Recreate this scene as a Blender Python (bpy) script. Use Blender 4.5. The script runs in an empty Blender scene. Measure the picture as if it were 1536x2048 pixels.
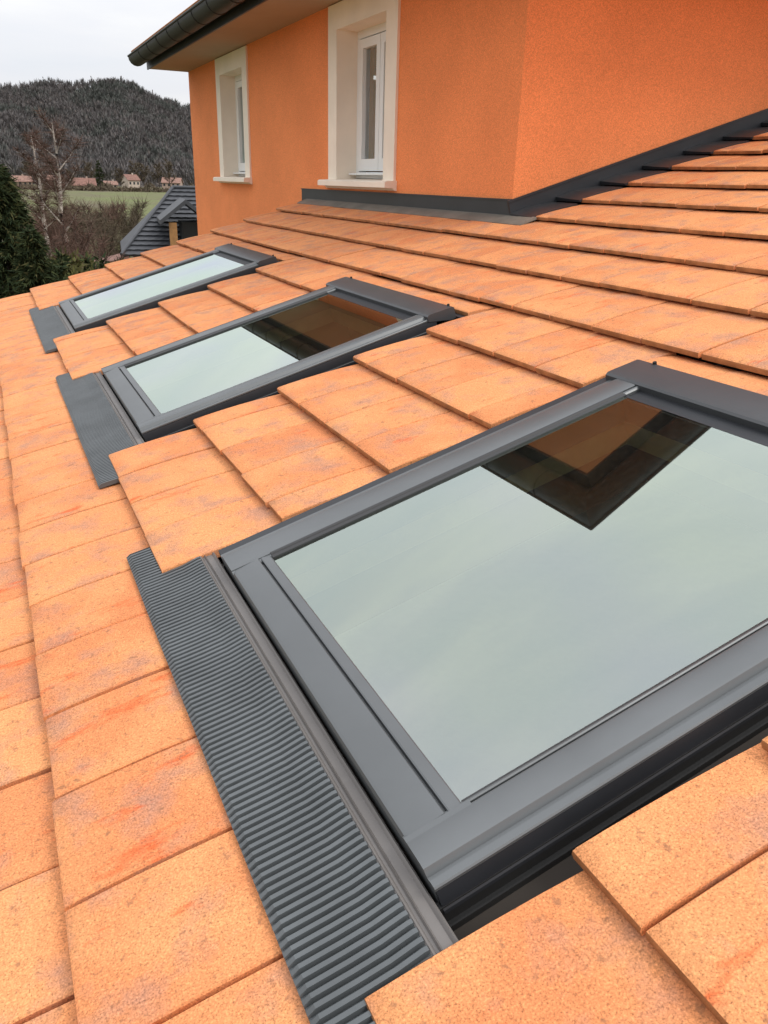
import bpy, math, random
import numpy as np
from mathutils import Vector, Matrix
random.seed(7); RNG = np.random.default_rng(11)
G = 0.352                      # metres per tile course: all roof measures below are in courses
TH = 0.293054                  # pitch of the lower roof
CT, ST = math.cos(TH), math.sin(TH)
scn = bpy.context.scene

# ------------------------------------------------------------------ camera
CAM = Vector((0.10622, 0.0, 3.06509)) * G
RIGHT = Vector((0.90330556, -0.42822605, 0.02571987))
DOWN = Vector((-0.14243394, -0.35592451, -0.9235964))
FWD = Vector((0.40466237, 0.83062639, -0.38250251))
FPX = 1590.56
cam_d = bpy.data.cameras.new('camera'); cam = bpy.data.objects.new('camera', cam_d)
scn.collection.objects.link(cam)
m = Matrix((RIGHT, -DOWN, -FWD)).transposed().to_4x4(); m.translation = CAM
cam.matrix_world = m
cam_d.sensor_fit = 'VERTICAL'; cam_d.sensor_height = 24.0; cam_d.lens = FPX / 2048 * 24
cam_d.clip_start = 0.02; cam_d.clip_end = 9000
scn.camera = cam

# ------------------------------------------------------------------ sky, sun, exposure
SUN_EL, SUN_AZ = math.radians(50), math.radians(142)       # azimuth from +Y towards +X
w = bpy.data.worlds.new('World'); scn.world = w; w.use_nodes = True
nt = w.node_tree; nt.nodes.clear()
def N(t, typ, **kw):
    n = t.nodes.new(typ)
    for k, v in kw.items(): setattr(n, k, v)
    return n
def mth(t, op, a, b=None, clamp=False):
    n = N(t, 'ShaderNodeMath', operation=op); n.use_clamp = clamp
    for i, v in enumerate((a, b)):
        if v is None: continue
        if isinstance(v, (int, float)): n.inputs[i].default_value = v
        else: t.links.new(v, n.inputs[i])
    return n.outputs[0]
def mixc(t, fac, a, b, mode='MIX'):
    n = N(t, 'ShaderNodeMix', data_type='RGBA', blend_type=mode)
    for i, v in ((0, fac), (6, a), (7, b)):
        if isinstance(v, (int, float)): n.inputs[i].default_value = v
        elif isinstance(v, tuple): n.inputs[i].default_value = (*v, 1) if len(v) == 3 else v
        else: t.links.new(v, n.inputs[i])
    return n.outputs[2]
def ramp(t, fac, stops):
    n = N(t, 'ShaderNodeValToRGB'); t.links.new(fac, n.inputs[0])
    e = n.color_ramp.elements
    while len(e) < len(stops): e.new(0.5)
    for el, (p, c) in zip(e, stops):
        el.position = p; el.color = (*c, 1) if isinstance(c, tuple) else (c, c, c, 1)
    return n.outputs[0]
def noise(t, vec, scale, detail=3, rough=0.5):
    n = N(t, 'ShaderNodeTexNoise'); n.inputs['Scale'].default_value = scale
    n.inputs['Detail'].default_value = detail; n.inputs['Roughness'].default_value = rough
    if vec is not None: t.links.new(vec, n.inputs['Vector'])
    return n.outputs['Fac']
sky = N(nt, 'ShaderNodeTexSky', sky_type='NISHITA'); sky.sun_disc = False
sky.sun_elevation = SUN_EL; sky.sun_rotation = SUN_AZ; sky.dust_density = 4
tc = N(nt, 'ShaderNodeTexCoord'); sep = N(nt, 'ShaderNodeSeparateXYZ'); nt.links.new(tc.outputs['Generated'], sep.inputs[0])
zz = mth(nt, 'MAXIMUM', sep.outputs['Z'], 0.0)
LZ = 1.75
lum = mth(nt, 'MULTIPLY', mth(nt, 'ADD', mth(nt, 'MULTIPLY', zz, 1.7), 1.3), 10 * LZ / 3)   # standard overcast sky
mp = N(nt, 'ShaderNodeMapping'); mp.inputs['Scale'].default_value = (1.0, 1.6, 6.0); mp.inputs['Rotation'].default_value = (0.1, 0.25, 0.3)
nt.links.new(tc.outputs['Generated'], mp.inputs[0])
cl = noise(nt, mp.outputs[0], 2.6, 5, 0.55)
clc = ramp(nt, cl, [(0.32, (0.93, 0.96, 1.02)), (0.50, (0.99, 1.00, 1.04)), (0.66, (1.08, 1.08, 1.08))])
lumc = N(nt, 'ShaderNodeVectorMath', operation='SCALE'); nt.links.new(clc, lumc.inputs[0]); nt.links.new(lum, lumc.inputs['Scale'])
skc = mixc(nt, 0.9, sky.outputs[0], lumc.outputs[0])
bg = N(nt, 'ShaderNodeBackground'); bg.inputs['Strength'].default_value = 0.1
out = N(nt, 'ShaderNodeOutputWorld'); nt.links.new(skc, bg.inputs[0]); nt.links.new(bg.outputs[0], out.inputs[0])
sd = bpy.data.lights.new('sun', 'SUN'); sd.energy = 1.5; sd.angle = math.radians(24); sd.color = (1.0, 0.95, 0.88)
so = bpy.data.objects.new('sun', sd); scn.collection.objects.link(so)
sdir = Vector((math.sin(SUN_AZ) * math.cos(SUN_EL), math.cos(SUN_AZ) * math.cos(SUN_EL), math.sin(SUN_EL)))
so.rotation_euler = sdir.to_track_quat('Z', 'Y').to_euler(); so.location = (0, -10, 30)
scn.view_settings.view_transform = 'Standard'; scn.view_settings.look = 'None'
scn.view_settings.exposure = 0.15; scn.view_settings.gamma = 1.0; scn.view_settings.use_curve_mapping = False
scn.cycles.max_bounces = 8; scn.cycles.transparent_max_bounces = 12

# ------------------------------------------------------------------ helpers
COL = scn.collection
def link(name, me, mat=None, parent=None, kind=None, label=None, cat=None, group=None, loc=None, rot=None):
    o = bpy.data.objects.new(name, me); COL.objects.link(o)
    if me is not None and mat is not None and not me.materials: me.materials.append(mat)
    if parent is not None: o.parent = parent
    if kind: o['kind'] = kind
    if label: o['label'] = label
    if cat: o['category'] = cat
    if group: o['group'] = group
    if loc is not None: o.location = loc
    if rot is not None: o.rotation_euler = rot
    return o
class MB:
    def __init__(s): s.v = []; s.f = []
    def poly(s, pts):
        b = len(s.v); s.v += [tuple(p) for p in pts]; s.f.append(tuple(range(b, b + len(pts))))
    def box(s, x0, x1, y0, y1, z0, z1, bev=0.0):
        if bev:
            h = [(x0, x1), (y0, y1)]
            s.loft([[(x0 + a, y0 + a, z), (x1 - a, y0 + a, z), (x1 - a, y1 - a, z), (x0 + a, y1 - a, z)] for z, a in ((z0, bev), (z0 + bev, 0), (z1 - bev, 0), (z1, bev))]); return
        b = len(s.v)
        s.v += [(x, y, z) for z in (z0, z1) for x, y in ((x0, y0), (x1, y0), (x1, y1), (x0, y1))]
        s.f += [tuple(b + i for i in q) for q in ((3, 2, 1, 0), (4, 5, 6, 7), (0, 1, 5, 4), (1, 2, 6, 5), (2, 3, 7, 6), (3, 0, 4, 7))]
    def loft(s, rings, cap=True, closed=True):
        n = len(rings[0]); b = len(s.v)
        for r in rings: s.v += [tuple(p) for p in r]
        for i in range(len(rings) - 1):
            for j in range(n if closed else n - 1):
                k = (j + 1) % n
                s.f.append((b + i * n + j, b + i * n + k, b + (i + 1) * n + k, b + (i + 1) * n + j))
        if cap and closed:
            s.f.append(tuple(b + j for j in reversed(range(n)))); s.f.append(tuple(b + (len(rings) - 1) * n + j for j in range(n)))
    def tube(s, pts, rad, n=8):
        rings = []
        for i, p in enumerate(pts):
            p = Vector(p); a = Vector(pts[max(i - 1, 0)]); c = Vector(pts[min(i + 1, len(pts) - 1)])
            d = (c - a).normalized(); q = d.to_track_quat('Z', 'Y'); r = rad[i] if isinstance(rad, (list, tuple)) else rad
            rings.append([p + q @ Vector((r * math.cos(2 * math.pi * j / n), r * math.sin(2 * math.pi * j / n), 0)) for j in range(n)])
        s.loft(rings)
    def mesh(s, name, scale=1.0, smooth=None):
        me = bpy.data.meshes.new(name)
        me.from_pydata([(a * scale, b * scale, c * scale) for a, b, c in s.v], [], s.f)
        me.validate(); fix(me)
        if smooth:
            me.shade_smooth(); me.set_sharp_from_angle(angle=math.radians(smooth))
        return me
def fix(me):
    import bmesh
    bm = bmesh.new(); bm.from_mesh(me); bmesh.ops.recalc_face_normals(bm, faces=bm.faces); bm.to_mesh(me); bm.free()
def npmesh(name, verts, faces):
    """faces: (n,3) or (n,4) int array"""
    me = bpy.data.meshes.new(name); k = faces.shape[1]
    me.vertices.add(len(verts)); me.vertices.foreach_set('co', np.asarray(verts, np.float32).ravel())
    me.loops.add(faces.size); me.loops.foreach_set('vertex_index', faces.astype(np.int32).ravel())
    me.polygons.add(len(faces)); me.polygons.foreach_set('loop_start', np.arange(0, faces.size, k, dtype=np.int32))
    me.update(calc_edges=True); return me
def ray(x, y):
    return (RIGHT * ((x - 768) / FPX) + DOWN * ((y - 1024) / FPX) + FWD).normalized()
def at(x, y, d):
    r = ray(x, y); h = math.hypot(r.x, r.y); return CAM + r * (d / h)

# ------------------------------------------------------------------ materials
def mat(name, col, rough=0.6, metal=0.0, var=0.0, vscale=5.0, bump=0.0, bscale=50.0, spec=0.5, coords='OBJECT', col2=None, grain=0.0):
    M = bpy.data.materials.new(name); M.use_nodes = True; t = M.node_tree; b = t.nodes['Principled BSDF']
    b.inputs['Roughness'].default_value = rough; b.inputs['Metallic'].default_value = metal
    b.inputs['Specular IOR Level'].default_value = spec
    g = N(t, 'ShaderNodeNewGeometry'); vec = g.outputs['Position']
    c = None
    if var or col2:
        f = noise(t, vec, vscale, 4, 0.6)
        c2 = col2 or tuple(min(1, x * (1 - var)) for x in col); c1 = col if col2 else tuple(min(1, x * (1 + var)) for x in col)
        c = mixc(t, ramp(t, f, [(0.35, 0.0), (0.65, 1.0)]), c1, c2)
    if grain:
        f2 = noise(t, vec, bscale * 1.3, 2, 0.6)
        cc = c if c is not None else col
        c = mixc(t, 1.0, cc, ramp(t, f2, [(0.3, 1 - grain), (0.7, 1 + grain)]), 'MULTIPLY')
    if c is None: b.inputs['Base Color'].default_value = (*col, 1)
    else: t.links.new(c, b.inputs['Base Color'])
    if bump:
        bp = N(t, 'ShaderNodeBump'); bp.inputs['Strength'].default_value = bump; bp.inputs['Distance'].default_value = 0.004
        t.links.new(noise(t, vec, bscale, 3, 0.6), bp.inputs['Height']); t.links.new(bp.outputs[0], b.inputs['Normal'])
    return M
def island_rand(t):
    g = N(t, 'ShaderNodeNewGeometry'); oi = N(t, 'ShaderNodeObjectInfo')
    return mth(t, 'FRACT', mth(t, 'ADD', g.outputs['Random Per Island'], oi.outputs['Random']))
def tile_mat(name='terracotta', dim=1.0):
    M = bpy.data.materials.new(name); M.use_nodes = True; t = M.node_tree; b = t.nodes['Principled BSDF']
    g = N(t, 'ShaderNodeNewGeometry'); pos = g.outputs['Position']
    rnd = island_rand(t)
    off = N(t, 'ShaderNodeVectorMath', operation='MULTIPLY_ADD')
    cmb = N(t, 'ShaderNodeCombineXYZ'); t.links.new(rnd, cmb.inputs[0]); t.links.new(rnd, cmb.inputs[1])
    t.links.new(cmb.outputs[0], off.inputs[0]); off.inputs[1].default_value = (17, 9, 0); t.links.new(pos, off.inputs[2])
    v = off.outputs[0]
    big = noise(t, v, 5.5, 3, 0.55)
    base = mixc(t, ramp(t, rnd, [(0.0, 0.0), (1.0, 1.0)]), (0.605, 0.214, 0.083), (0.71, 0.288, 0.115))
    base = mixc(t, ramp(t, big, [(0.42, 0.0), (0.62, 0.55)]), base, (0.70, 0.322, 0.132))
    mv = noise(t, v, 7.5, 4, 0.62)
    base = mixc(t, ramp(t, mv, [(0.49, 0.0), (0.70, 0.70)]), base, (0.37, 0.200, 0.145))
    n3 = N(t, 'ShaderNodeMapping'); n3.inputs['Scale'].default_value = (4.0, 11.0, 4.0); n3.inputs['Location'].default_value = (5, 3, 8); t.links.new(v, n3.inputs[0])
    st = noise(t, n3.outputs[0], 1.0, 5, 0.68)
    base = mixc(t, ramp(t, st, [(0.60, 0.0), (0.70, 0.85)]), base, (0.62, 0.118, 0.034))
    sp = noise(t, pos, 300, 3, 0.8)
    base = mixc(t, 1.0, base, ramp(t, sp, [(0.27, 0.30), (0.45, 0.94), (0.56, 1.06), (0.74, 1.6)]), 'MULTIPLY')
    sp2 = noise(t, pos, 150, 2, 0.6)
    base = mixc(t, 1.0, base, ramp(t, sp2, [(0.3, 0.90), (0.7, 1.08)]), 'MULTIPLY')
    dt = noise(t, v, 46, 3, 0.6)
    base = mixc(t, ramp(t, dt, [(0.62, 0.0), (0.71, 0.6)]), base, (0.24, 0.115, 0.060))
    if dim != 1.0: base = mixc(t, 1.0, base, (dim, dim, dim), 'MULTIPLY')
    t.links.new(base, b.inputs['Base Color'])
    b.inputs['Roughness'].default_value = 0.85; b.inputs['Specular IOR Level'].default_value = 0.25
    bp = N(t, 'ShaderNodeBump'); bp.inputs['Strength'].default_value = 0.35; bp.inputs['Distance'].default_value = 0.0016
    t.links.new(sp, bp.inputs['Height']); t.links.new(bp.outputs[0], b.inputs['Normal'])
    return M
def glass_mat(name, tint, coat, refl=(0.92, 1.0, 0.97), dust=0.0):
    """double glazing: four surfaces reflect, the rest goes straight through"""
    M = bpy.data.materials.new(name); M.use_nodes = True; t = M.node_tree; t.nodes.clear()
    fr = N(t, 'ShaderNodeFresnel'); fr.inputs['IOR'].default_value = 1.52
    F = fr.outputs[0]
    R = mth(t, 'DIVIDE', mth(t, 'MULTIPLY', F, 4.0), mth(t, 'ADD', mth(t, 'MULTIPLY', F, 3.0), 1.0))
    R = mth(t, 'ADD', mth(t, 'MULTIPLY', R, 1 - coat), coat, clamp=True)
    g = N(t, 'ShaderNodeNewGeometry')
    ns = noise(t, g.outputs['Position'], 1.1, 2, 0.5)
    rc = ramp(t, ns, [(0.32, refl), (0.52, (0.87, 0.98, 0.90)), (0.68, (0.86, 0.92, 0.95))])
    gl = N(t, 'ShaderNodeBsdfGlossy'); gl.inputs['Roughness'].default_value = 0.0; t.links.new(rc, gl.inputs['Color'])
    tr = N(t, 'ShaderNodeBsdfTransparent'); tr.inputs[0].default_value = (*tint, 1)
    mx = N(t, 'ShaderNodeMixShader'); t.links.new(R, mx.inputs[0]); t.links.new(tr.outputs[0], mx.inputs[1]); t.links.new(gl.outputs[0], mx.inputs[2])
    if dust:
        df = N(t, 'ShaderNodeBsdfDiffuse'); df.inputs[0].default_value = (0.55, 0.53, 0.48, 1)
        sp = noise(t, g.outputs['Position'], 70, 4, 0.75); lg = noise(t, g.outputs['Position'], 3.0, 3, 0.6)
        fd = mth(t, 'MULTIPLY', ramp(t, sp, [(0.40, 0.25), (0.62, 0.55), (0.70, 1.0)]), mth(t, 'MULTIPLY', lg, dust))
        m2 = N(t, 'ShaderNodeMixShader'); t.links.new(fd, m2.inputs[0]); t.links.new(mx.outputs[0], m2.inputs[1]); t.links.new(df.outputs[0], m2.inputs[2]); mx = m2
    o = N(t, 'ShaderNodeOutputMaterial'); t.links.new(mx.outputs[0], o.inputs[0]); return M
M_TILE = tile_mat()
M_BUTT_SHADE = mat('shaded_butt_clay', (0.34, 0.150, 0.062), 0.9, var=0.25, vscale=14, bump=0.3, bscale=300, spec=0.2, grain=0.15)  # tile colour darkened for the lower edges, shade painted in
M_GREY = mat('anthracite_paint', (0.132, 0.140, 0.144), 0.42, 0.5, var=0.07, vscale=3, bump=0.03, bscale=300, spec=0.6)
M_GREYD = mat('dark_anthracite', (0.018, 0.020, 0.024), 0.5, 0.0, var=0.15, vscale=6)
M_APRON = mat('lead_grey_apron', (0.105, 0.115, 0.120), 0.40, 0.3, var=0.14, vscale=7)
M_LEAD = mat('zinc_flange', (0.17, 0.155, 0.13), 0.6, 0.1, var=0.18, vscale=5)
M_FLASH = mat('black_flashing', (0.022, 0.024, 0.028), 0.42, 0.0, var=0.15, vscale=4)
M_WALL = mat('orange_render', (0.85, 0.272, 0.100), 0.9, 0.0, var=0.06, vscale=1.3, bump=0.9, bscale=130, spec=0.2, grain=0.22)
M_SURR = mat('cream_surround', (0.86, 0.76, 0.64), 0.75, 0.0, var=0.04, vscale=3, bump=0.1, bscale=120)
M_SOFF = mat('beige_soffit', (0.41, 0.31, 0.225), 0.8, 0.0, var=0.04, vscale=2)
M_GUT = mat('dark_gutter', (0.016, 0.018, 0.020), 0.5, 0.0, var=0.2, vscale=3, spec=0.4)
M_WHITE = mat('white_pvc', (0.80, 0.80, 0.79), 0.35)
M_GASKET = mat('black_gasket', (0.012, 0.012, 0.012), 0.6)
M_PINE = mat('pine_frame', (0.52, 0.42, 0.22), 0.45, var=0.15, vscale=9)
M_LIN = mat('brown_wood_lining', (0.17, 0.080, 0.030), 0.5, var=0.3, vscale=8)
M_PLAS = mat('white_plaster', (0.78, 0.75, 0.70), 0.9, var=0.03)
M_FLOOR = mat('pale_floor', (0.72, 0.66, 0.60), 0.5, var=0.12, vscale=2)
M_DECK = mat('dark_deck', (0.035, 0.028, 0.022), 0.9)
M_GLASS = glass_mat('skylight_glass', (0.72, 0.80, 0.66), 0.16, refl=(0.87, 1.0, 0.85), dust=0.05)
M_PANE = glass_mat('window_glass', (0.80, 0.85, 0.82), 0.02, refl=(1, 1, 1))

# ------------------------------------------------------------------ terrain, far to near
ZV = CAM.z - 6.6
crest = [(-60, 170), (0, 163), (60, 160), (110, 152), (150, 158), (190, 152), (240, 152), (265, 156), (290, 176), (330, 190), (370, 204), (420, 214), (520, 235)]
CAZ = [math.atan2(ray(*c).x, ray(*c).y) for c in crest]; CEL = [math.asin(ray(*c).z) for c in crest]
def hill_z(az, d):
    e = np.interp(az, CAZ, CEL)
    top = CAM.z + 1150 * np.tan(e) - 12
    k = np.clip((d - 560) / 590, 0, 1); k = k ** 1.25 * (1 - 0.25 * (1 - k))
    k = np.where(d > 1150, np.clip(1 - (d - 1150) / 900, 0, 1) ** 0.7, k)
    bumps = 5 * np.sin(az * 60 + d * 0.013) * np.sin(d * 0.021 + az * 23)
    return ZV - 1 + (top - ZV) * k + bumps * np.clip((d - 620) / 250, 0, 1) * np.clip((1150 - d) / 250, 0.15, 1)
def ground_z(x, y):
    d = math.hypot(x - 1, y - 5)
    a = max(0.0, min(1.0, (d - 12) / 45)); a = a * a * (3 - 2 * a)
    return -3.25 * (1 - a) + ZV * a
def grid_terrain():
    ds = [0, 4, 8, 12, 16, 20, 25, 30, 36, 44, 54, 66, 80, 110, 160, 240, 340, 480, 700, 1100, 2200, 4500]
    na = 96; V = []; F = []
    for d in ds:
        for i in range(na):
            a = 2 * math.pi * i / na; x, y = 1 + d * math.sin(a), 5 + d * math.cos(a)
            V.append((x, y, ground_z(x, y) + (0 if d < 14 else 0.12 * math.sin(x * 0.31) * math.cos(y * 0.23))))
    for k in range(len(ds) - 1):
        for i in range(na):
            j = (i + 1) % na; F.append((k * na + i, k * na + j, (k + 1) * na + j, (k + 1) * na + i))
    me = bpy.data.meshes.new('ground'); me.from_pydata(V, [], F); me.validate(); fix(me); me.shade_smooth(); return me
M_FIELD = bpy.data.materials.new('winter_meadow'); M_FIELD.use_nodes = True
t = M_FIELD.node_tree; b = t.nodes['Principled BSDF']; g = N(t, 'ShaderNodeNewGeometry')
mpn = N(t, 'ShaderNodeMapping'); mpn.inputs['Scale'].default_value = (1, 0.35, 1); t.links.new(g.outputs['Position'], mpn.inputs[0])
f1 = noise(t, mpn.outputs[0], 0.035, 5, 0.6); f2 = noise(t, g.outputs['Position'], 0.6, 4, 0.7)
c = ramp(t, f1, [(0.35, (0.100, 0.078, 0.045)), (0.47, (0.112, 0.108, 0.040)), (0.62, (0.115, 0.135, 0.034))])
c = mixc(t, 1.0, c, ramp(t, f2, [(0.3, 0.65), (0.7, 1.25)]), 'MULTIPLY'); t.links.new(c, b.inputs['Base Color']); b.inputs['Roughness'].default_value = 0.95
link('ground', grid_terrain(), M_FIELD, kind='structure', label='grassy valley floor falling away beyond the roof', cat='ground')

M_HILL = mat('leaf_litter_slope', (0.105, 0.088, 0.078), 0.95, var=0.3, vscale=0.03)
azs = np.linspace(-0.75, 0.75, 160); dd = np.concatenate([np.linspace(540, 1200, 40), np.linspace(1240, 2060, 10)])
A, D = np.meshgrid(azs, dd); Z = hill_z(A, D)
V = np.stack([CAM.x + D * np.sin(A), CAM.y + D * np.cos(A), Z], -1).reshape(-1, 3)
na = len(azs); I = np.array([(r * na + c, r * na + c + 1, (r + 1) * na + c + 1, (r + 1) * na + c) for r in range(len(dd) - 1) for c in range(na - 1)])
hm = npmesh('hill', V, I); hm.shade_smooth()
link('hill', hm, M_HILL, kind='structure', label='long wooded hill closing the valley under the grey sky', cat='hill')

def island_color_mat(name, stops, rough=0.9, sub=0.0):
    M = bpy.data.materials.new(name); M.use_nodes = True; t = M.node_tree; b = t.nodes['Principled BSDF']
    t.links.new(ramp(t, island_rand(t), stops), b.inputs['Base Color']); b.inputs['Roughness'].default_value = rough
    b.inputs['Specular IOR Level'].default_value = 0.15
    return M
M_WOOD = None
def wood_mat():
    M = bpy.data.materials.new('bare_wood'); M.use_nodes = True; t = M.node_tree; b = t.nodes['Principled BSDF']; g = N(t, 'ShaderNodeNewGeometry')
    a_ = ramp(t, island_rand(t), [(0.0, (0.098, 0.090, 0.090)), (0.4, (0.160, 0.146, 0.142)), (0.7, (0.112, 0.108, 0.108)), (1.0, (0.172, 0.144, 0.128))])
    g_ = ramp(t, island_rand(t), [(0.0, (0.066, 0.082, 0.072)), (1.0, (0.105, 0.112, 0.098))])
    f_ = ramp(t, noise(t, g.outputs['Position'], 0.017, 4, 0.65), [(0.50, 0.0), (0.60, 0.75)])
    t.links.new(mixc(t, f_, a_, g_), b.inputs['Base Color']); b.inputs['Roughness'].default_value = 0.95; b.inputs['Specular IOR Level'].default_value = 0.1
    return M
M_WOOD = wood_mat(); M_OLD = island_color_mat('bare_wood', [(0.0, (0.112, 0.104, 0.104)), (0.35, (0.150, 0.134, 0.130)), (0.6, (0.096, 0.102, 0.104)), (0.85, (0.135, 0.114, 0.104)), (1.0, (0.066, 0.084, 0.078))])
def forest():
    n = 7600
    az = RNG.uniform(-0.16, 0.36, n); d = 560 + 640 * RNG.random(n) ** 0.8
    z = hill_z(az, d); x = CAM.x + d * np.sin(az); y = CAM.y + d * np.cos(az)
    H = RNG.uniform(11, 16.5, n); Wd = H * RNG.uniform(0.24, 0.36, n); conif = RNG.random(n) < 0.06
    V = []; F = []; k = 34; base = 0
    for i in range(n):
        h, wd = H[i], Wd[i]; p = np.array([x[i], y[i], z[i]])
        if conif[i]:
            hh = RNG.uniform(0.08, 0.98, k); a = RNG.uniform(0, 6.283, k); rr = wd * (1.02 - hh) * 1.1
            root = np.stack([0 * hh, 0 * hh, hh * h + 0.8], -1)
            tip = np.stack([np.cos(a) * rr, np.sin(a) * rr, hh * h - 0.9], -1); wdt = 1.3
        else:
            a = RNG.uniform(0, 6.283, k); q_ = np.sqrt(RNG.random(k)); rr = wd * q_ * 1.35
            tz = 0.52 + 0.46 * np.sqrt(1 - q_ ** 2) * RNG.uniform(0.55, 1.0, k) - 0.25 * (RNG.random(k) < .3)
            tip = np.stack([np.cos(a) * rr, np.sin(a) * rr, tz * h], -1)
            root = np.stack([0.35 * np.cos(a) * rr, 0.35 * np.sin(a) * rr, (tz - RNG.uniform(.16, .34, k)) * h], -1); wdt = 0.85
            root[0] = (0, 0, -1); tip[0] = (0, 0, h * 0.9)
        side = np.stack([-np.sin(a), np.cos(a), 0 * a], -1) * wdt * 0.5
        tri = np.stack([root + side, root - side, tip], 1).reshape(-1, 3) + p
        V.append(tri)
    V = np.concatenate(V); F = np.arange(len(V)).reshape(-1, 3)
    return npmesh('forest', V, F)
link('forest', forest(), M_WOOD, kind='stuff', label='grey brown leafless wood covering the far hillside', cat='forest')

# ------------------------------------------------------------------ trees and shrubs
M_BARK = mat('brown_bark', (0.085, 0.062, 0.048), 0.9, var=0.3, vscale=3)
M_BIRCH = mat('pale_birch_bark', (0.55, 0.49, 0.43), 0.8, col2=(0.26, 0.21, 0.18), vscale=4)
M_TWIG = island_color_mat('red_brown_twigs', [(0.0, (0.105, 0.058, 0.045)), (0.5, (0.130, 0.078, 0.060)), (1.0, (0.085, 0.060, 0.048))])
M_TWIG2 = island_color_mat('grey_brown_twigs', [(0.0, (0.105, 0.080, 0.055)), (0.5, (0.080, 0.062, 0.045)), (1.0, (0.120, 0.098, 0.062))])
M_NEEDLE = island_color_mat('dark_needles', [(0.0, (0.016, 0.026, 0.012)), (0.5, (0.030, 0.044, 0.018)), (0.85, (0.050, 0.062, 0.022)), (1.0, (0.085, 0.076, 0.032))])
M_OLIVE = island_color_mat('olive_leaves', [(0.0, (0.075, 0.078, 0.024)), (0.5, (0.105, 0.100, 0.034)), (1.0, (0.055, 0.052, 0.022))])
def twigs(root, tip, wid, nseg=1):
    d = tip - root; s = np.cross(d, RNG.normal(size=d.shape)); s /= (np.linalg.norm(s, axis=1, keepdims=True) + 1e-9)
    s = s * np.asarray(wid).reshape(-1, 1) * 0.5
    return np.stack([root + s, root - s, tip], 1).reshape(-1, 3)
def bare_tree(name, base, h, spread, label, group, trunk_mat, twig_mat, ntw=1500, stems=1, lean=0.0, r0=0.13):
    e = link(name, None, label=label, cat='tree', group=group, loc=base)
    tb = MB(); tips = []
    for s in range(stems):
        a0 = random.uniform(0, 6.28); ln = lean + (0.12 * s if stems > 1 else 0)
        pts = [Vector((ln * h * (k / 5) ** 1.3 * math.cos(a0) + random.uniform(-.03, .03) * h * (k > 0) * 0.5, ln * h * (k / 5) ** 1.3 * math.sin(a0), h * 0.93 * k / 5 - (0.3 if k == 0 else 0))) for k in range(6)]
        tb.tube(pts, [r0 * (1 - 0.17 * k) for k in range(6)], 7)
        nb = 13
        for k in range(nb):
            f = 0.28 + 0.68 * k / nb + random.uniform(-.02, .02); q = f * 5; i = min(int(q), 4); p = pts[i].lerp(pts[i + 1], q - i)
            a = k * 2.4 + random.uniform(-.4, .4); L = spread * h * (1.05 - 0.75 * abs(f - 0.45)) * random.uniform(0.7, 1.1)
            d = Vector((math.cos(a), math.sin(a), random.uniform(0.7, 1.5)))
            end = p + d.normalized() * L; mid = p.lerp(end, .5) + Vector((0, 0, -0.04 * L))
            tb.tube([p, mid, end], [r0 * 0.36 * (1 - f * 0.5), r0 * 0.22 * (1 - f * 0.5), r0 * 0.07], 5)
            tips.append((p, mid, end, L))
    link('trunk', tb.mesh('trunk', smooth=60), trunk_mat, e)
    nt_ = len(tips); per = ntw // nt_; R_ = []; T_ = []
    for p, mid, end, L in tips:
        f = RNG.uniform(0.25, 1.0, per)[:, None]; P = np.where(f < 0.5, np.array(p) + (np.array(mid) - np.array(p)) * f * 2, np.array(mid) + (np.array(end) - np.array(mid)) * (f - 0.5) * 2)
        dv = RNG.normal(size=(per, 3)); dv[:, 2] = np.abs(dv[:, 2]) * 0.8 - 0.15; dv /= np.linalg.norm(dv, axis=1, keepdims=True)
        R_.append(P); T_.append(P + dv * L * RNG.uniform(0.18, 0.5, per)[:, None])
    R_ = np.concatenate(R_); T_ = np.concatenate(T_); dist = (np.array(base) - np.array(CAM)); wd = max(0.018, np.linalg.norm(dist) * 0.0006)
    V = twigs(R_, T_, np.full(len(R_), wd)); link('crown', npmesh('crown', V, np.arange(len(V)).reshape(-1, 3)), twig_mat, e)
    return e
def conifer(name, base, h, r, label, group=None, n=5200, leafw=None):
    e = link(name, None, label=label, cat='tree', group=group, loc=base)
    tb = MB(); tb.tube([(0, 0, -0.4), (0.02 * h, 0, h * .5), (0, 0, h * 0.97)], [h * .022, h * .014, h * .003], 7)
    link('trunk', tb.mesh('trunk', smooth=60), M_BARK, e)
    nb = n // 26; V = []
    for i in range(nb):
        f = random.random() ** 0.75; f = 0.03 + 0.95 * f; a = random.uniform(0, 6.283)
        L = r * (1.04 - f) ** 0.85 * random.uniform(0.65, 1.12) + 0.05 * r
        root = np.array([0, 0, f * h]); tip = np.array([math.cos(a) * L, math.sin(a) * L, f * h - L * random.uniform(0.10, 0.40)])
        k = 26; u_ = RNG.uniform(0.15, 1.0, k)[:, None]; P = root + (tip - root) * u_
        dv = (tip - root) / (np.linalg.norm(tip - root) + 1e-6) * 0.7 + RNG.normal(size=(k, 3)) * 0.55; dv[:, 2] -= 0.2
        V.append(twigs(P, P + dv * (0.10 + 0.05 * r) * (1.25 - 0.4 * u_) * (0.6 + h * 0.05), np.full(k, leafw or 0.05 + 0.016 * r)))
    V = np.concatenate(V); link('crown', npmesh('crown', V, np.arange(len(V)).reshape(-1, 3)), M_NEEDLE, e)
    return e
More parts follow.
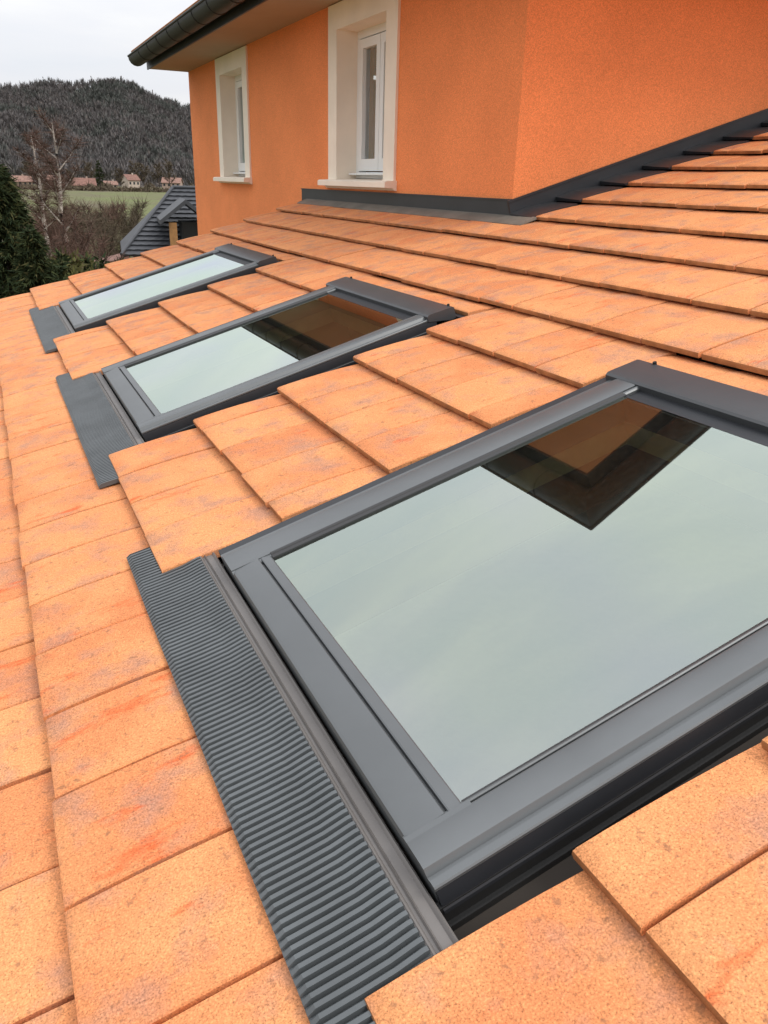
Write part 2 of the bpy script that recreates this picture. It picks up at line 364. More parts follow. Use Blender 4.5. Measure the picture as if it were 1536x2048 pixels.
def shrub(name, base, h, r, label, group, mt, n=1400, leafy=False, cat='shrub'):
    e = link(name, None, label=label, cat=cat, group=group, loc=base)
    tb = MB(); R_ = []; T_ = []
    for s in range(9):
        a = s * 0.7 + random.uniform(-.2, .2); q = random.uniform(0.25, 0.85)
        end = Vector((math.cos(a) * r * q, math.sin(a) * r * q, h * random.uniform(.65, .95)))
        tb.tube([(0.08 * math.cos(a), 0.08 * math.sin(a), -0.2), end * 0.5 + Vector((0, 0, .06 * h)), end], [0.035, 0.025, 0.008], 5)
        k = n // 9; f = RNG.uniform(0.1, 1, k)[:, None]; P = np.array(end) * f
        dv = RNG.normal(size=(k, 3)); dv /= np.linalg.norm(dv, axis=1, keepdims=True); dv[:, 2] += 0.3
        R_.append(P); T_.append(P + dv * r * RNG.uniform(0.12, 0.42, k)[:, None])
    link('stem', tb.mesh('stem', smooth=60), M_BARK, e)
    R_ = np.concatenate(R_); T_ = np.concatenate(T_)
    dist = np.linalg.norm(np.array(base) - np.array(CAM)); wd = (0.10 if leafy else max(0.016, dist * 0.0006))
    if leafy: R_ = T_ - (T_ - R_) / np.linalg.norm(T_ - R_, axis=1, keepdims=True) * 0.22
    V = twigs(R_, T_, np.full(len(R_), wd)); link('crown', npmesh('crown', V, np.arange(len(V)).reshape(-1, 3)), mt, e)
    return e
def foot(x, d):
    p = at(x, 400, d); p.z = ground_z(p.x, p.y); return p
def zpix(x, y, d): return at(x, y, d).z

# ------------------------------------------------------------------ village beyond the meadow
M_RED = mat('old_red_roof', (0.20, 0.105, 0.082), 0.9, var=0.2, vscale=1)
M_RED2 = mat('faded_roof', (0.24, 0.14, 0.11), 0.9, var=0.2, vscale=1)
M_CREAM = mat('cream_wall', (0.46, 0.38, 0.32), 0.9, var=0.05)
M_PINK = mat('pinkish_wall', (0.38, 0.28, 0.23), 0.9, var=0.05)
M_DKW = mat('dark_window', (0.03, 0.035, 0.04), 0.2)
def far_house(base, wx, dy, hw, hr, rz, wall_m, roof_m, label):
    e = link('village_house', None, label=label, cat='house', group='village houses along the foot of the hill', loc=base, rot=(0, 0, rz))
    m_ = MB(); m_.box(-wx, wx, -dy, dy, -1.5, hw)
    for sx in (-1, 1): m_.poly([(sx * wx, -dy, hw), (sx * wx, dy, hw), (sx * wx, 0, hw + hr)])
    link('wall', m_.mesh('wall'), wall_m, e)
    m_ = MB(); o = 0.5; s_ = hr / dy; z0 = hw - o * s_
    m_.loft([[(x, -dy - o, z0), (x, 0, hw + hr), (x, dy + o, z0), (x, dy + o, z0 + .25), (x, 0, hw + hr + .3), (x, -dy - o, z0 + .25)] for x in (-wx - .5, wx + .5)])
    rf = link('roof', m_.mesh('roof'), roof_m, e)
    m_ = MB(); m_.box(wx * .4 - .35, wx * .4 + .35, -.35, .35, hw + hr * .7, hw + hr + 1.0); link('chimney', m_.mesh('chimney'), wall_m, rf)
    nw = max(2, int(wx)); 
    for i in range(nw):
        x = -wx + (i + .5) * 2 * wx / nw
        m_ = MB(); m_.box(x - .5, x + .5, -dy - .06, -dy + .02, hw * .5, hw * .5 + 1.3); link('window', m_.mesh('window'), M_DKW, e)
for (x, d, wx, dy, hw, hr, rz, wm, rm, lab) in [
    (38, 455, 9, 5, 4.0, 3.2, .2, M_PINK, M_RED2, 'long pinkish village house with faded roof beside the dark conifer'),
    (112, 470, 5, 4.5, 5.2, 2.8, -.3, M_CREAM, M_RED2, 'small cream village house just behind the birch trunk'),
    (165, 450, 9.5, 5.5, 2.6, 4.2, .1, M_PINK, M_RED, 'low village house with broad red roof at the meadow edge'),
    (222, 462, 5, 4, 3.2, 2.0, .0, M_CREAM, M_RED2, 'little pale village house right of the village spruce'),
    (262, 490, 5.5, 5, 6.5, 3.4, .5, M_CREAM, M_RED, 'tall cream village house with red gable near the grey roof'),
    (345, 500, 8, 5, 5.2, 3.2, -.2, M_PINK, M_RED2, 'pinkish village house half hidden by the orange house wall')]:
    p = at(x, 372, d); p.z = ZV - 0.2; far_house(p, wx * .62, dy * .75, hw * .72, hr * .72, rz - math.atan2(p.x, p.y), wm, rm, lab)
p = at(201, 372, 452); p.z = ZV; conifer('spruce_tree', p, 13.5, 3.6, 'blue green spruce standing among the village houses', None, 2600, 0.5)
hr_ = [(20, 3.4), (75, 2.6), (125, 2.2), (185, 2.0), (238, 2.4), (300, 6.0), (322, 7.5), (282, 4.5)]
for i, (x, hh) in enumerate(hr_):
    pass
names = ['leafless tree in the village behind the left edge conifer', 'leafless tree between the long house and the cream house', 'leafless tree above the broad red village roof', 'leafless tree left of the tall cream village house', 'wide leafless tree above the dark grey roof', 'leafless tree touching the orange wall corner', 'tall leafless tree behind the long pinkish village house', 'tall leafless tree behind the broad red village roof', 'tall leafless tree behind the tall cream village house', 'tall leafless tree at the foot of the hill near the orange wall']
for (x, d, h), lab in zip([(15, 440, 10), (80, 442, 10), (140, 438, 9), (240, 440, 11), (290, 436, 13), (340, 438, 15), (60, 520, 14), (180, 520, 14), (272, 520, 15), (318, 520, 15)], names):
    p = at(x, 372, d); p.z = ZV - 1
    bare_tree('bare_tree', p, h, 0.36, lab, 'bare trees around the village', M_BARK, M_TWIG2, 700, r0=0.3)
# dark hedge line along the far edge of the meadow
m_ = []
for i in range(5200):
    x = RNG.uniform(-40, 460); p = at(x, 378, RNG.uniform(395, 425)); p.z = ZV + RNG.uniform(-.2, 1.2 + 2.6 * max(0, math.sin(x * .11) * math.sin(x * .043 + 1)))
    m_.append(np.array(p))
P = np.array(m_); dv = RNG.normal(size=P.shape); V = twigs(P - dv * .2, P + dv * .9, np.full(len(P), .6))
link('field_hedge', npmesh('field_hedge', V, np.arange(len(V)).reshape(-1, 3)), M_TWIG2, label='low brown hedge along the far edge of the meadow', cat='hedge')

# ------------------------------------------------------------------ garden beyond the verge
p = foot(122, 66); bare_tree('birch_tree', p, zpix(122, 222, 66) - p.z, 0.27, 'tall birch with pale trunk and red brown twigs, nearer the grey roof', 'two leafless birches', M_BIRCH, M_TWIG, 2300, r0=0.24)
p = foot(84, 70); bare_tree('birch_tree', p, zpix(80, 250, 70) - p.z, 0.26, 'slimmer birch with a bent pale trunk beside the dark conifer', 'two leafless birches', M_BIRCH, M_TWIG, 2000, lean=0.06, r0=0.20)
p = foot(-8, 21); conifer('conifer_tree', p, zpix(-8, 318, 21) - p.z, 1.75, 'dense dark green conifer at the left edge of the picture', None, 26000, 0.05)
p = foot(52, 19); conifer('conifer_tree', p, zpix(50, 455, 19) - p.z, 1.05, 'short dark conifer at the foot of the left edge conifer', None, 13000, 0.045)
for (x, d, yt, r, lab, mt, lf) in [
    (95, 48, 415, 2.3, 'reddish leafless shrub below the slim birch', M_TWIG, 0),
    (140, 44, 428, 2.2, 'reddish leafless shrub below the tall birch', M_TWIG, 0),
    (185, 50, 425, 2.4, 'brown leafless shrub left of the grey roof', M_TWIG2, 0),
    (225, 55, 415, 2.3, 'pale brown leafless shrub at the hip of the grey roof', M_TWIG2, 0),
    (60, 75, 408, 3.2, 'tall reddish thicket behind the slim birch', M_TWIG, 0),
    (105, 85, 396, 3.4, 'brown thicket behind the tall birch', M_TWIG2, 0),
    (150, 80, 402, 3.4, 'brown thicket in the meadow right of the tall birch', M_TWIG2, 0),
    (200, 90, 398, 3.6, 'brown thicket in the meadow above the shrubs', M_TWIG, 0),
    (250, 95, 400, 3.2, 'brown thicket in the meadow next to the grey roof hip', M_TWIG2, 0),
    (165, 33, 470, 1.7, 'dark red shrub in front of the brown shrub', M_TWIG, 0),
    (110, 28, 500, 1.2, 'olive evergreen shrub at the right of the short conifer', M_OLIVE, 1),
    (160, 27, 512, 1.2, 'olive evergreen shrub above the roof verge', M_OLIVE, 1),
    (205, 27, 508, 0.9, 'small dark olive shrub beside the grey roof corner', M_NEEDLE, 1),
    (70, 24, 505, 1.0, 'low dark evergreen shrub under the conifers', M_NEEDLE, 1),
    (118, 22, 545, 0.9, 'low dark hedge plant just beyond the roof verge', M_NEEDLE, 1)]:
    p = foot(x, d); shrub('garden_shrub', p, max(0.8, zpix(x, yt, d) - p.z), r, lab, 'garden shrubs below the roof', mt, 2600, bool(lf))
# neighbour house with dark grey tiled hip roof
def neighbour():
    d0 = 36.0
    A_ = at(243, 512, d0); R0 = at(346, 377, d0 + 4.2)
    e = link('neighbour_house', None, label='neighbour house with dark grey tiled hip roof behind the orange wall', cat='house', loc=(A_.x, A_.y, ground_z(A_.x, A_.y)))
    az = math.atan2(A_.x, A_.y); e.rotation_euler = (0, 0, -az)
    loc = lambda P: Matrix.Rotation(az, 3, 'Z') @ (Vector(P) - Vector(e.location))
    a, r = loc(A_), loc(R0)
    W_ = 11.0; ez = a.z; rz_ = r.z; ry = r.y; y0 = a.y
    m_ = MB(); m_.box(a.x + .5, a.x + W_ - .5, y0 + .5, 2 * ry - y0 - .5, -.5, ez - .05); link('wall', m_.mesh('wall'), M_CREAM, e)
    xr0, xr1 = r.x, a.x + W_ - (r.x - a.x)
    m_ = MB(); yb = 2 * ry - y0
    m_.poly([(a.x, y0, ez), (a.x + W_, y0, ez), (xr1, ry, rz_), (xr0, ry, rz_)]); m_.poly([(a.x, yb, ez), (a.x, y0, ez), (xr0, ry, rz_)])
    m_.poly([(a.x + W_, y0, ez), (a.x + W_, yb, ez), (xr1, ry, rz_)]); m_.poly([(a.x + W_, yb, ez), (a.x, yb, ez), (xr0, ry, rz_), (xr1, ry, rz_)])
    m_.poly([(a.x, y0, ez - .02), (a.x, yb, ez - .02), (a.x + W_, yb, ez - .02), (a.x + W_, y0, ez - .02)])
    rf = link('roof', m_.mesh('roof'), M_SLATE, e)
    # tile courses of the front slope, each with its own lower edge
    nrow = 15; sl = Vector((0, ry - y0, rz_ - ez)); nn = Vector((0, -(rz_ - ez), ry - y0)).normalized()
    for i in range(nrow):
        f0, f1 = i / nrow, (i + 1.15) / nrow; f1 = min(f1, 1)
        P0 = Vector((0, y0, ez)) + sl * f0; P1 = Vector((0, y0, ez)) + sl * f1
        xa0, xa1 = a.x + (xr0 - a.x) * f0, a.x + (xr0 - a.x) * f1; xb0, xb1 = a.x + W_ - (a.x + W_ - xr1) * f0, a.x + W_ - (a.x + W_ - xr1) * f1
        n = int((xb0 - xa0) / .33) ; m_ = MB()
        up = nn * 0.075; lo = nn * 0.012
        prev = None
        pts = []
        for k in range(2 * n + 1):
            q = k / (2 * n); hgt = 0.02 if k % 2 else 0.0
            pts.append((xa0 + (xb0 - xa0) * q, xa1 + (xb1 - xa1) * q, hgt))
        m_.loft([[Vector((p0, P0.y, P0.z)) + lo * 0.2, Vector((p0, P0.y, P0.z)) + up + nn * h_, Vector((p1, P1.y, P1.z)) + lo] for p0, p1, h_ in pts], cap=False, closed=False)
        link('tile_course', m_.mesh('tile_course'), M_SLATE, rf)
    for s0, s1 in (((a.x, y0, ez), (xr0, ry, rz_)), ((xr0, ry, rz_), (xr1, ry, rz_))):
        m_ = MB(); m_.tube([Vector(s0) + Vector((0, 0, .06)), Vector(s1) + Vector((0, 0, .06))], .075, 8); link('ridge', m_.mesh('ridge', smooth=50), M_SLATE, rf)
    # small gabled dormer / porch roof with wooden post
    D = loc(at(326, 447, d0 - 1.2)); T = loc(at(372, 408, d0 - 1.2)); B = loc(at(340, 474, d0 - 1.2))
    m_ = MB(); dep = 3.2; wd = (T.x - D.x)
    m_.loft([[(D.x - .1, y, D.z - .05), (T.x, y, T.z), (T.x + wd + .1, y, D.z - .05), (T.x + wd + .1, y, D.z + .12), (T.x, y, T.z + .17), (D.x - .1, y, D.z + .12)] for y in (D.y, D.y + dep)])
    link('dormer_roof', m_.mesh('dormer_roof'), M_SLATE, e)
    m_ = MB(); m_.box(D.x + .25, D.x + .55, D.y + .3, D.y + .6, B.z - 2.2, D.z + .02); link('post', m_.mesh('post'), M_POST, e)
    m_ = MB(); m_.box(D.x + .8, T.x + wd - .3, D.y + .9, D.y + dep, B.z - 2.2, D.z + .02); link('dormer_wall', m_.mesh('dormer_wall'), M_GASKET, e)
    m_ = MB(); m_.box(a.x - 1.6, a.x + .4, y0 + .3, y0 + 2.2, -.3, ez - .7); link('shed_wall', m_.mesh('shed_wall'), M_CREAM, e)
    m_ = MB(); m_.loft([[(a.x - 1.9, y, ez - .72), (a.x + .3, y, ez - .1), (a.x + .3, y, ez + .0), (a.x - 1.9, y, ez - .6)] for y in (y0, y0 + 2.5)]); link('shed_roof', m_.mesh('shed_roof'), M_RED, e)
M_SLATE = mat('dark_grey_roof_tile', (0.040, 0.043, 0.050), 0.55, var=0.15, vscale=2)
M_POST = mat('oiled_wood', (0.30, 0.15, 0.05), 0.6, var=0.2)
neighbour()

# ------------------------------------------------------------------ the low wing with the tiled roof
W1X, W2Y = 8.616, 12.65          # orange walls of the tall house (in courses)
VERGE, NEAR, EAVE, TOPS = 23.05, -6.4, -4, 17
WT = 0.75; Y0 = 0.7135
SKY = [0.0, 6.75, 13.8]          # y offset of the three skylights
HY0, HY1 = 1.885, 5.585
ext = link('low_wing', None, label='low wing of the house under the wide terracotta tiled roof', cat='building', loc=(0, 0, 0))
def sheet_holes(ys, xs, holes, z0, z1):
    """slab in (x=s, y, n) with rectangular holes (s0,s1,y0,y1)"""
    m_ = MB(); xs = sorted(set(xs + [h[i] for h in holes for i in (0, 1)])); ys = sorted(set(ys + [h[i] for h in holes for i in (2, 3)]))
    inh = lambda x, y: any(h[0] < x < h[1] and h[2] < y < h[3] for h in holes)
    for i in range(len(xs) - 1):
        for j in range(len(ys) - 1):
            x0, x1, y0, y1 = xs[i], xs[i + 1], ys[j], ys[j + 1]
            if inh((x0 + x1) / 2, (y0 + y1) / 2): continue
            for z in (z0, z1): m_.poly([(x0, y0, z), (x1, y0, z), (x1, y1, z), (x0, y1, z)])
    for s0, s1, a, b_ in holes:
        q = [(s0, a), (s1, a), (s1, b_), (s0, b_)]
        for k in range(4):
            p0, p1 = q[k], q[(k + 1) % 4]; m_.poly([(*p0, z0), (*p1, z0), (*p1, z1), (*p0, z1)])
    x0, x1, y0, y1 = xs[0], xs[-1], ys[0], ys[-1]
    for p0, p1 in (((x0, y0), (x1, y0)), ((x1, y0), (x1, y1)), ((x1, y1), (x0, y1)), ((x0, y1), (x0, y0))):
        m_.poly([(*p0, z0), (*p1, z0), (*p1, z1), (*p0, z1)])
    return m_
holes = [(1.52, 5.40, HY0 + .25 + o, HY1 - .30 + o) for o in SKY]
SE = (W1X - .02) / CT
roof = link('roof', sheet_holes([NEAR, VERGE - .25], [EAVE + .1, SE], holes, -0.34, -0.20).mesh('roof', G), M_DECK, ext)
roof.rotation_euler = (0, -TH, 0)
dk = link('roof_deck', sheet_holes([NEAR, W2Y - .05], [SE + .002, TOPS + .2], [], -0.34, -0.20).mesh('roof_deck', G), M_DECK, roof)
link('ceiling', sheet_holes([NEAR, VERGE - .5], [EAVE + .6, SE + .3], [(h[0], h[1], h[2], h[3]) for h in holes], -0.86, -0.76).mesh('ceiling', G), M_PLAS, roof)

TTK = 0.060
def tile_top(f):  return -0.088 * f + 0.014 * 4 * f * (1 - f)
def tile_mesh():
    m_ = MB(); wd = WT - 0.022; ch = 0.007
    prof = [(0.004, -TTK), (0.0, -0.026), (0.006, -0.010), (0.022, -0.0005), (0.16, None), (0.34, None), (0.56, None), (0.80, None), (1.09, None), (1.09, -0.165)]
    rows = []
    for f, n_ in prof:
        z = tile_top(f) if n_ is None else n_
        e_ = 0.009 if n_ is None or n_ > -0.01 else 0.0
        lo = z - e_
        rows.append([(f, 0, min(lo, z)), (f, ch, z), (f, wd - ch, z), (f, wd, min(lo, z))])
    m_.loft(rows, cap=False, closed=False)
    bot = [(0.0, -TTK), (1.09, -0.14)]
    for yy, idx in ((0, 0), (wd, 3)):      # side faces
        m_.poly([rows[i][idx] for i in range(len(rows))])
    m_.poly([(0.004, 0, -TTK), (0.004, wd, -TTK), (1.09, wd, -0.165), (1.09, 0, -0.165)])
    return m_
TM = tile_mesh(); TME = TM.mesh('tile', G, smooth=38); TME.materials.append(M_TILE); TME.materials.append(M_BUTT_SHADE)
for p_ in TME.polygons:                                   # lower edge faces take a darker clay, their shade put into the colour
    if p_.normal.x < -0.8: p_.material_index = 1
tiles = []
for k in range(EAVE, TOPS + 1):
    ymax = VERGE if k < 9 else W2Y - .66
    off = Y0 + (WT / 2 if k % 2 else 0.0)
    j0 = math.floor((NEAR - off) / WT)
    for j in range(j0, 60):
        a, b_ = off + j * WT, off + (j + 1) * WT
        a = max(a, NEAR); b_ = min(b_, ymax + (0.0 if k >= 9 else random.uniform(-.03, .05)))
        if b_ - a < 0.06: continue
        segs = [(a, b_)]
        if k == 5: parts_ = []
        if 1 <= k <= 5:
            for o in SKY:
                h0, h1 = HY0 + o, HY1 + o; ns = []
                for s0, s1 in segs:
                    if s1 <= h0 + 1e-4 or s0 >= h1 - 1e-4: ns.append((s0, s1)); continue
                    if s0 < h0 - .08: ns.append((s0, h0))
                    if s1 > h1 + .08: ns.append((h1, s1))
                    if k == 5 and min(s1, h1) - max(s0, h0) > .03: tiles.append((k, max(s0, h0), min(s1, h1), 'cut'))
                segs = ns
        for s0, s1 in segs: tiles.append((k, s0, s1, ''))
def tile_tf(k, s0, s1, cut):
    sx = 1.0; s = float(k); n0 = 0.0
    if cut: s = k + 0.62; sx = 0.43; n0 = -0.026
    if k == 8: sx = min(sx, 1.0)
    rx = (random.uniform(-1, 1) * .006, random.uniform(-1, 1) * .005, random.uniform(-1, 1) * .006)
    loc = ((s + random.uniform(-.012, .012)), s0 + .011, n0 + random.uniform(-.004, .004))
    sc = (sx, (s1 - s0 - .022) / (WT - .022), 1)
    return loc, rx, sc
def roofpt(s, y, n_): return Vector(((s * CT - n_ * ST) * G, y * G, (s * ST + n_ * CT) * G))
def pix(P):
    q = P - CAM; z = q.dot(FWD)
    return (768 + FPX * q.dot(RIGHT) / z, 1024 + FPX * q.dot(DOWN) / z, z)
def vis_area(k, s0, s1, cut):
    c4 = [pix(roofpt(k + (0.62 if cut and f == 0 else f), y, 0)) for f, y in ((0, s0), (1, s0), (1, s1), (0, s1))]
    if min(c[2] for c in c4) < 0.2: return 0
    xs = [min(max(c[0], 0), 1536) for c in c4]; ys = [min(max(c[1], 0), 2048) for c in c4]
    return 0.5 * abs(sum(xs[i] * ys[(i + 1) % 4] - xs[(i + 1) % 4] * ys[i] for i in range(4)))
order = sorted(tiles, key=lambda q: -vis_area(*q))
near_t, rest_t = order[:298], order[298:]
for q in near_t:
    loc, rx, sc = tile_tf(*q)
    o = bpy.data.objects.new('tile', TME); COL.objects.link(o); o.parent = roof
    o.location = Vector(loc) * G; o.rotation_euler = rx; o.scale = sc
V = []; F = []
base_v = np.array([v.co for v in TME.vertices]); polys = [tuple(p.vertices) for p in TME.polygons]
for q in rest_t:
    loc, rx, sc = tile_tf(*q)
    M4 = Matrix.LocRotScale(Vector(loc) * G, __import__('mathutils').Euler(rx), Vector(sc)); b0 = len(V)
    V += [tuple(M4 @ Vector(v)) for v in base_v]; F += [tuple(b0 + i for i in p) for p in polys]
me = bpy.data.meshes.new('tile_field'); me.from_pydata(V, [], F); me.shade_smooth(); me.set_sharp_from_angle(angle=math.radians(38))
me.materials.append(M_TILE); me.materials.append(M_BUTT_SHADE); me.polygons.foreach_set('material_index', [p_.material_index for p_ in TME.polygons] * len(rest_t))
link('tile_field', me, None, roof, kind='stuff')
# verge boards along the far end and the hidden walls of the wing
m_ = MB(); m_.box(EAVE + .1, SE, VERGE - .22, VERGE - .12, -0.75, -0.10); link('verge_board', m_.mesh('verge_board', G), M_LIN, roof)
m_ = MB(); xe = (EAVE + .9) * CT; zt = (EAVE + .9) * ST - 1.15
m_.box(xe - .7, xe, NEAR + .4, VERGE - .6, -9.2, zt)
def gab(y, x0, x1, zb):
    tz = lambda x: zt + (x - xe) / (W1X - .03 - xe) * (SE * ST - 1.2 - zt)
    m_.loft([[(x0, yy, zb), (x1, yy, zb), (x1, yy, tz(x1)), (x0, yy, tz(x0))] for yy in (y, y + .7)])
gab(NEAR + .4, xe, W1X - .03, -9.2); gab(VERGE - 1.3, xe, 0.0, -9.2); gab(VERGE - 1.3, 0.0, 7.9, -2.3); gab(VERGE - 1.3, 7.9, W1X - .03, -9.2); m_.box(0.0, 7.9, VERGE - 1.3, VERGE - .6, -9.2, -7.0)
link('wall', m_.mesh('wall', G), M_WALL, ext)
FZ = -7.0
m_ = MB(); m_.box(xe + .01, 22, NEAR + 1.11, 21.7, FZ - .3, FZ); link('floor', m_.mesh('floor', G), M_FLOOR, ext)
m_ = MB(); m_.box(22, 22.3, NEAR + 1.2, 21.7, FZ, 2.0); m_.box(W1X - .02, 22, 21.7, 22.0, FZ, 1.3); m_.box(W1X + .2, 22, NEAR + 1.2, 21.7, 1.3, 1.5); m_.box(W1X + 1.0, 22, NEAR + .9, NEAR + 1.2, FZ, 1.3); link('inner_wall', m_.mesh('inner_wall', G), M_PLAS, ext)

for i in range(3):  # glazed opening in the unseen far gable, added to let daylight into the room
    x0, x1 = 0.0 + i * 7.9 / 3, (i + 1) * 7.9 / 3; yd = VERGE - 1.0; m_ = MB()
    m_.box(x0, x0 + .22, yd, yd + .2, -7.0, -2.3); m_.box(x1 - .22, x1, yd, yd + .2, -7.0, -2.3); m_.box(x0 + .22, x1 - .22, yd, yd + .2, -7.0, -6.7); m_.box(x0 + .22, x1 - .22, yd, yd + .2, -2.55, -2.3)
    dr = link('added_patio_door', m_.mesh('added_patio_door', G), M_WHITE, ext)
    m_ = MB(); m_.poly([(x0 + .22, yd + .1, -6.7), (x1 - .22, yd + .1, -6.7), (x1 - .22, yd + .1, -2.55), (x0 + .22, yd + .1, -2.55)]); link('pane', m_.mesh('pane', G), M_PANE, dr)
# ------------------------------------------------------------------ skylights
HL = 4.06; GY = 1.34; OY = 1.65; OYN = 1.65; OYF = 1.71; SC = 3.685; S0 = 1.46
def prism_x(m_, prof, x0, x1, sgn=1):
    rings = [[(x, sgn * y, z) for y, z in prof] for x in (x0, x1)]; m_.loft(rings)
def prism_y(m_, prof, y0, y1): m_.loft([[(x, y, z) for x, z in prof] for y in (y0, y1)])
def side_prof(OY):
  GY = 1.37 if OY < 1.68 else 1.34
  return [(GY - .01, .034), (GY, .047), (GY + .014, .052), (GY + .020, .046), (GY + .022, .018), (GY + .034, .018), (GY + .036, .054), (GY + .05, .060), (OY - .11, .060), (OY - .085, .052), (OY - .065, .016), (OY - .048, .016), (OY - .042, .026), (OY - .006, .026), (OY, .018), (OY, .004), (OY - .012, -.004), (OY - .02, -.115), (OY - .05, -.125), (OY - .05, -.20), (GY - .01, -.20)]
bot_prof = [(-.02, -.10), (-.02, .030), (-.010, .045), (.01, .052), (.186, .060), (.190, .056), (.192, .018), (.206, .018), (.208, .054), (.216, .057), (.272, .050), (.280, .044), (.284, .030), (.284, -.20), (.06, -.20)]
hood_prof = [(3.68, .0), (3.68, .062), (3.70, .076), (3.73, .081), (4.04, .072), (4.065, .060), (4.065, -.08), (4.0, -.08)]
def skylight_parts():
    P = []
    for sg, nm in ((-1, 0), (1, 1)):
        m_ = MB(); prism_x(m_, side_prof(OYN if sg < 0 else OYF), -0.02, 3.80, sg); P.append(('sash_bar', m_.mesh('sash_bar', G, smooth=25), M_GREY))
    for sg in (-1, 1):
        q = OYN if sg < 0 else OYF; m_ = MB(); prism_x(m_, ([(q - .019, .0), (q + .004, .020), (q + .085, .022), (q + .088, -.135), (q - .019, -.135)] if sg > 0 else None) or [(q - .019, .0), (q - .002, -.002), (q + .002, -.03), (q + .002, -.10), (q + .012, -.115), (q + .012, -.135), (q - .019, -.135)], -.015, 3.79, sg); P.append(('frame_side', m_.mesh('frame_side', G, smooth=25), M_GREYD))
    m2 = MB(); prism_y(m2, bot_prof, -GY - .045, GY + .015); P.append(('bottom_rail', m2.mesh('bottom_rail', G, smooth=25), M_GREY))
    for ya, yb in ((-OYN + .113, -GY - .046), (GY + .016, OYF - .113)):
        m_ = MB(); m_.box(-.02, .31, ya, yb, -.10, .0585); P.append(('corner_cap', m_.mesh('corner_cap', G), M_GREY))
    m_ = MB(); m_.box(3.50, 3.80, -GY - .0, GY + .0, -.20, .012); m_.box(3.515, 3.545, -GY, GY, .012, .026); P.append(('top_rail', m_.mesh('top_rail', G), M_GREYD))
    m_ = MB(); prism_y(m_, hood_prof, -OYN - .012, OYF + .05); P.append(('hood', m_.mesh('hood', G, smooth=25), M_HOOD))
    m_ = MB(); prism_x(m_, [(GY - .035, .031), (GY - .035, .046), (GY - .012, .056), (GY - .004, .046), (GY + .004, .060), (GY + .020, .064), (GY + .020, .031)], .285, 3.52); P.append(('gasket', m_.mesh('gasket', G), M_RUB))
    m_ = MB(); prism_x(m_, [(GY + .018, .031), (GY + .020, .044), (GY + .034, .0485), (GY + .034, .031)], .285, 3.52, -1); P.append(('gasket', m_.mesh('gasket', G), M_RUB))
    for sg in (-1, 1):
        m_ = MB(); m_.tube([(4.05, sg * (OY - .1), .06), (4.05, sg * (OY - .1), .090)], .018, 8); P.append(('screw', m_.mesh('screw', G), M_GASKET))
    m_ = MB(); m_.box(.305, 3.505, -GY + .004, GY - .004, .018, .030); P.append(('pane', None, m_))
    # gutters down both sides, with a folded edge line
    for sg in (-1, 1):
        e1 = (SC - HY0) if sg < 0 else (HY1 - SC); q = OYN if sg < 0 else OYF + .07; m_ = MB()
        prism_x(m_, [(q - .03, -.10), (q + .006, -.10), (q + .010, -.19), (q + .035, -.19), (q + .040, -.170), (q + .050, -.170), (q + .054, -.21), (e1 + .12, -.21), (e1 + .12, -.23), (q - .03, -.23)], -.10, 4.02, sg)
        P.append(('side_gutter', m_.mesh('side_gutter', G, smooth=25), M_GASKET))
    m_ = MB(); prism_y(m_, [(4.0, -.16), (4.066, -.16), (4.07, -.06), (4.10, -.06), (4.30, -.13), (4.30, -.17), (4.0, -.19)], -OY - .18, OY + .20); P.append(('head_flashing', m_.mesh('head_flashing', G, smooth=25), M_GREYD))
    # pleated apron below the sash
    ya, yb = -2.585, 2.42; pitch = 0.044; n = int((yb - ya) / pitch)
    cols = [(-.66, -.036), (-.62, -.034), (-.44, -.046), (-.30, -.050), (-.175, -.040), (-.155, -.028)]
    m_ = MB(); rows = []
    for i in range(4 * n + 1):
        y = ya + (yb - ya) * (i // 4 + (0, .48, .56, .92)[i % 4]) / n; amp = (0.026, 0.026, 0.0, 0.0)[i % 4]
        jit = 0.003 * math.sin(i * 0.031) + 0.002 * math.sin(i * 0.011 + 1)
        hid = y < -1.87 or y > 1.93                      # pressed flat where the tiles lie on it
        rows.append([(x + (jit * .6 if q == 0 else 0), y, z + (-.016 + .1 * amp if hid and q > 2 else (amp if 0 < q < 5 else amp * .45)) + jit * .6) for q, (x, z) in enumerate(cols)] + [(cols[-1][0], y, -.085), (cols[0][0], y, -.05)])
    m_.loft(rows); P.append(('pleated_apron', m_.mesh('pleated_apron', G), M_APRON))
    m_ = MB(); prism_y(m_, [(-.158, -.085), (-.158, -.026), (-.150, -.018), (-.142, -.024), (-.134, -.042), (-.122, -.042), (-.114, -.026), (-.106, -.044), (-.062, -.050), (-.054, -.040), (-.046, -.034), (-.038, -.044), (-.034, -.09)], -OY - .28, OY + .28); P.append(('apron_fold', m_.mesh('apron_fold', G, smooth=20), M_FOLD))
    # pine frame inside the sash and the wooden lining of the shaft
    m_ = MB()
    for sg in (-1, 1): m_.box(.31, 3.50, *(sorted((sg * (GY - .005), sg * (GY + .16)))), -.42, -.201)
    m_.box(.20, .31, -GY - .1, GY + .1, -.42, -.201); m_.box(3.50, 3.72, -GY - .1, GY + .1, -.42, -.201); P.append(('inner_frame', m_.mesh('inner_frame', G), M_PINE))
    m_ = MB(); d0, d1 = -.421, -0.88
    for sg in (-1, 1): m_.box(.20, 3.70, *(sorted((sg * (GY + .02), sg * (GY + .09)))), d1, d0)
    m_.box(.10, .199, -GY - .09, GY + .09, d1, d0); m_.box(3.701, 3.80, -GY - .09, GY + .09, d1, d0); P.append(('shaft_lining', m_.mesh('shaft_lining', G), M_LIN))
    return P
M_HOOD = mat('hood_paint', (0.062, 0.064, 0.068), 0.42, 0.3, var=0.08, vscale=4)
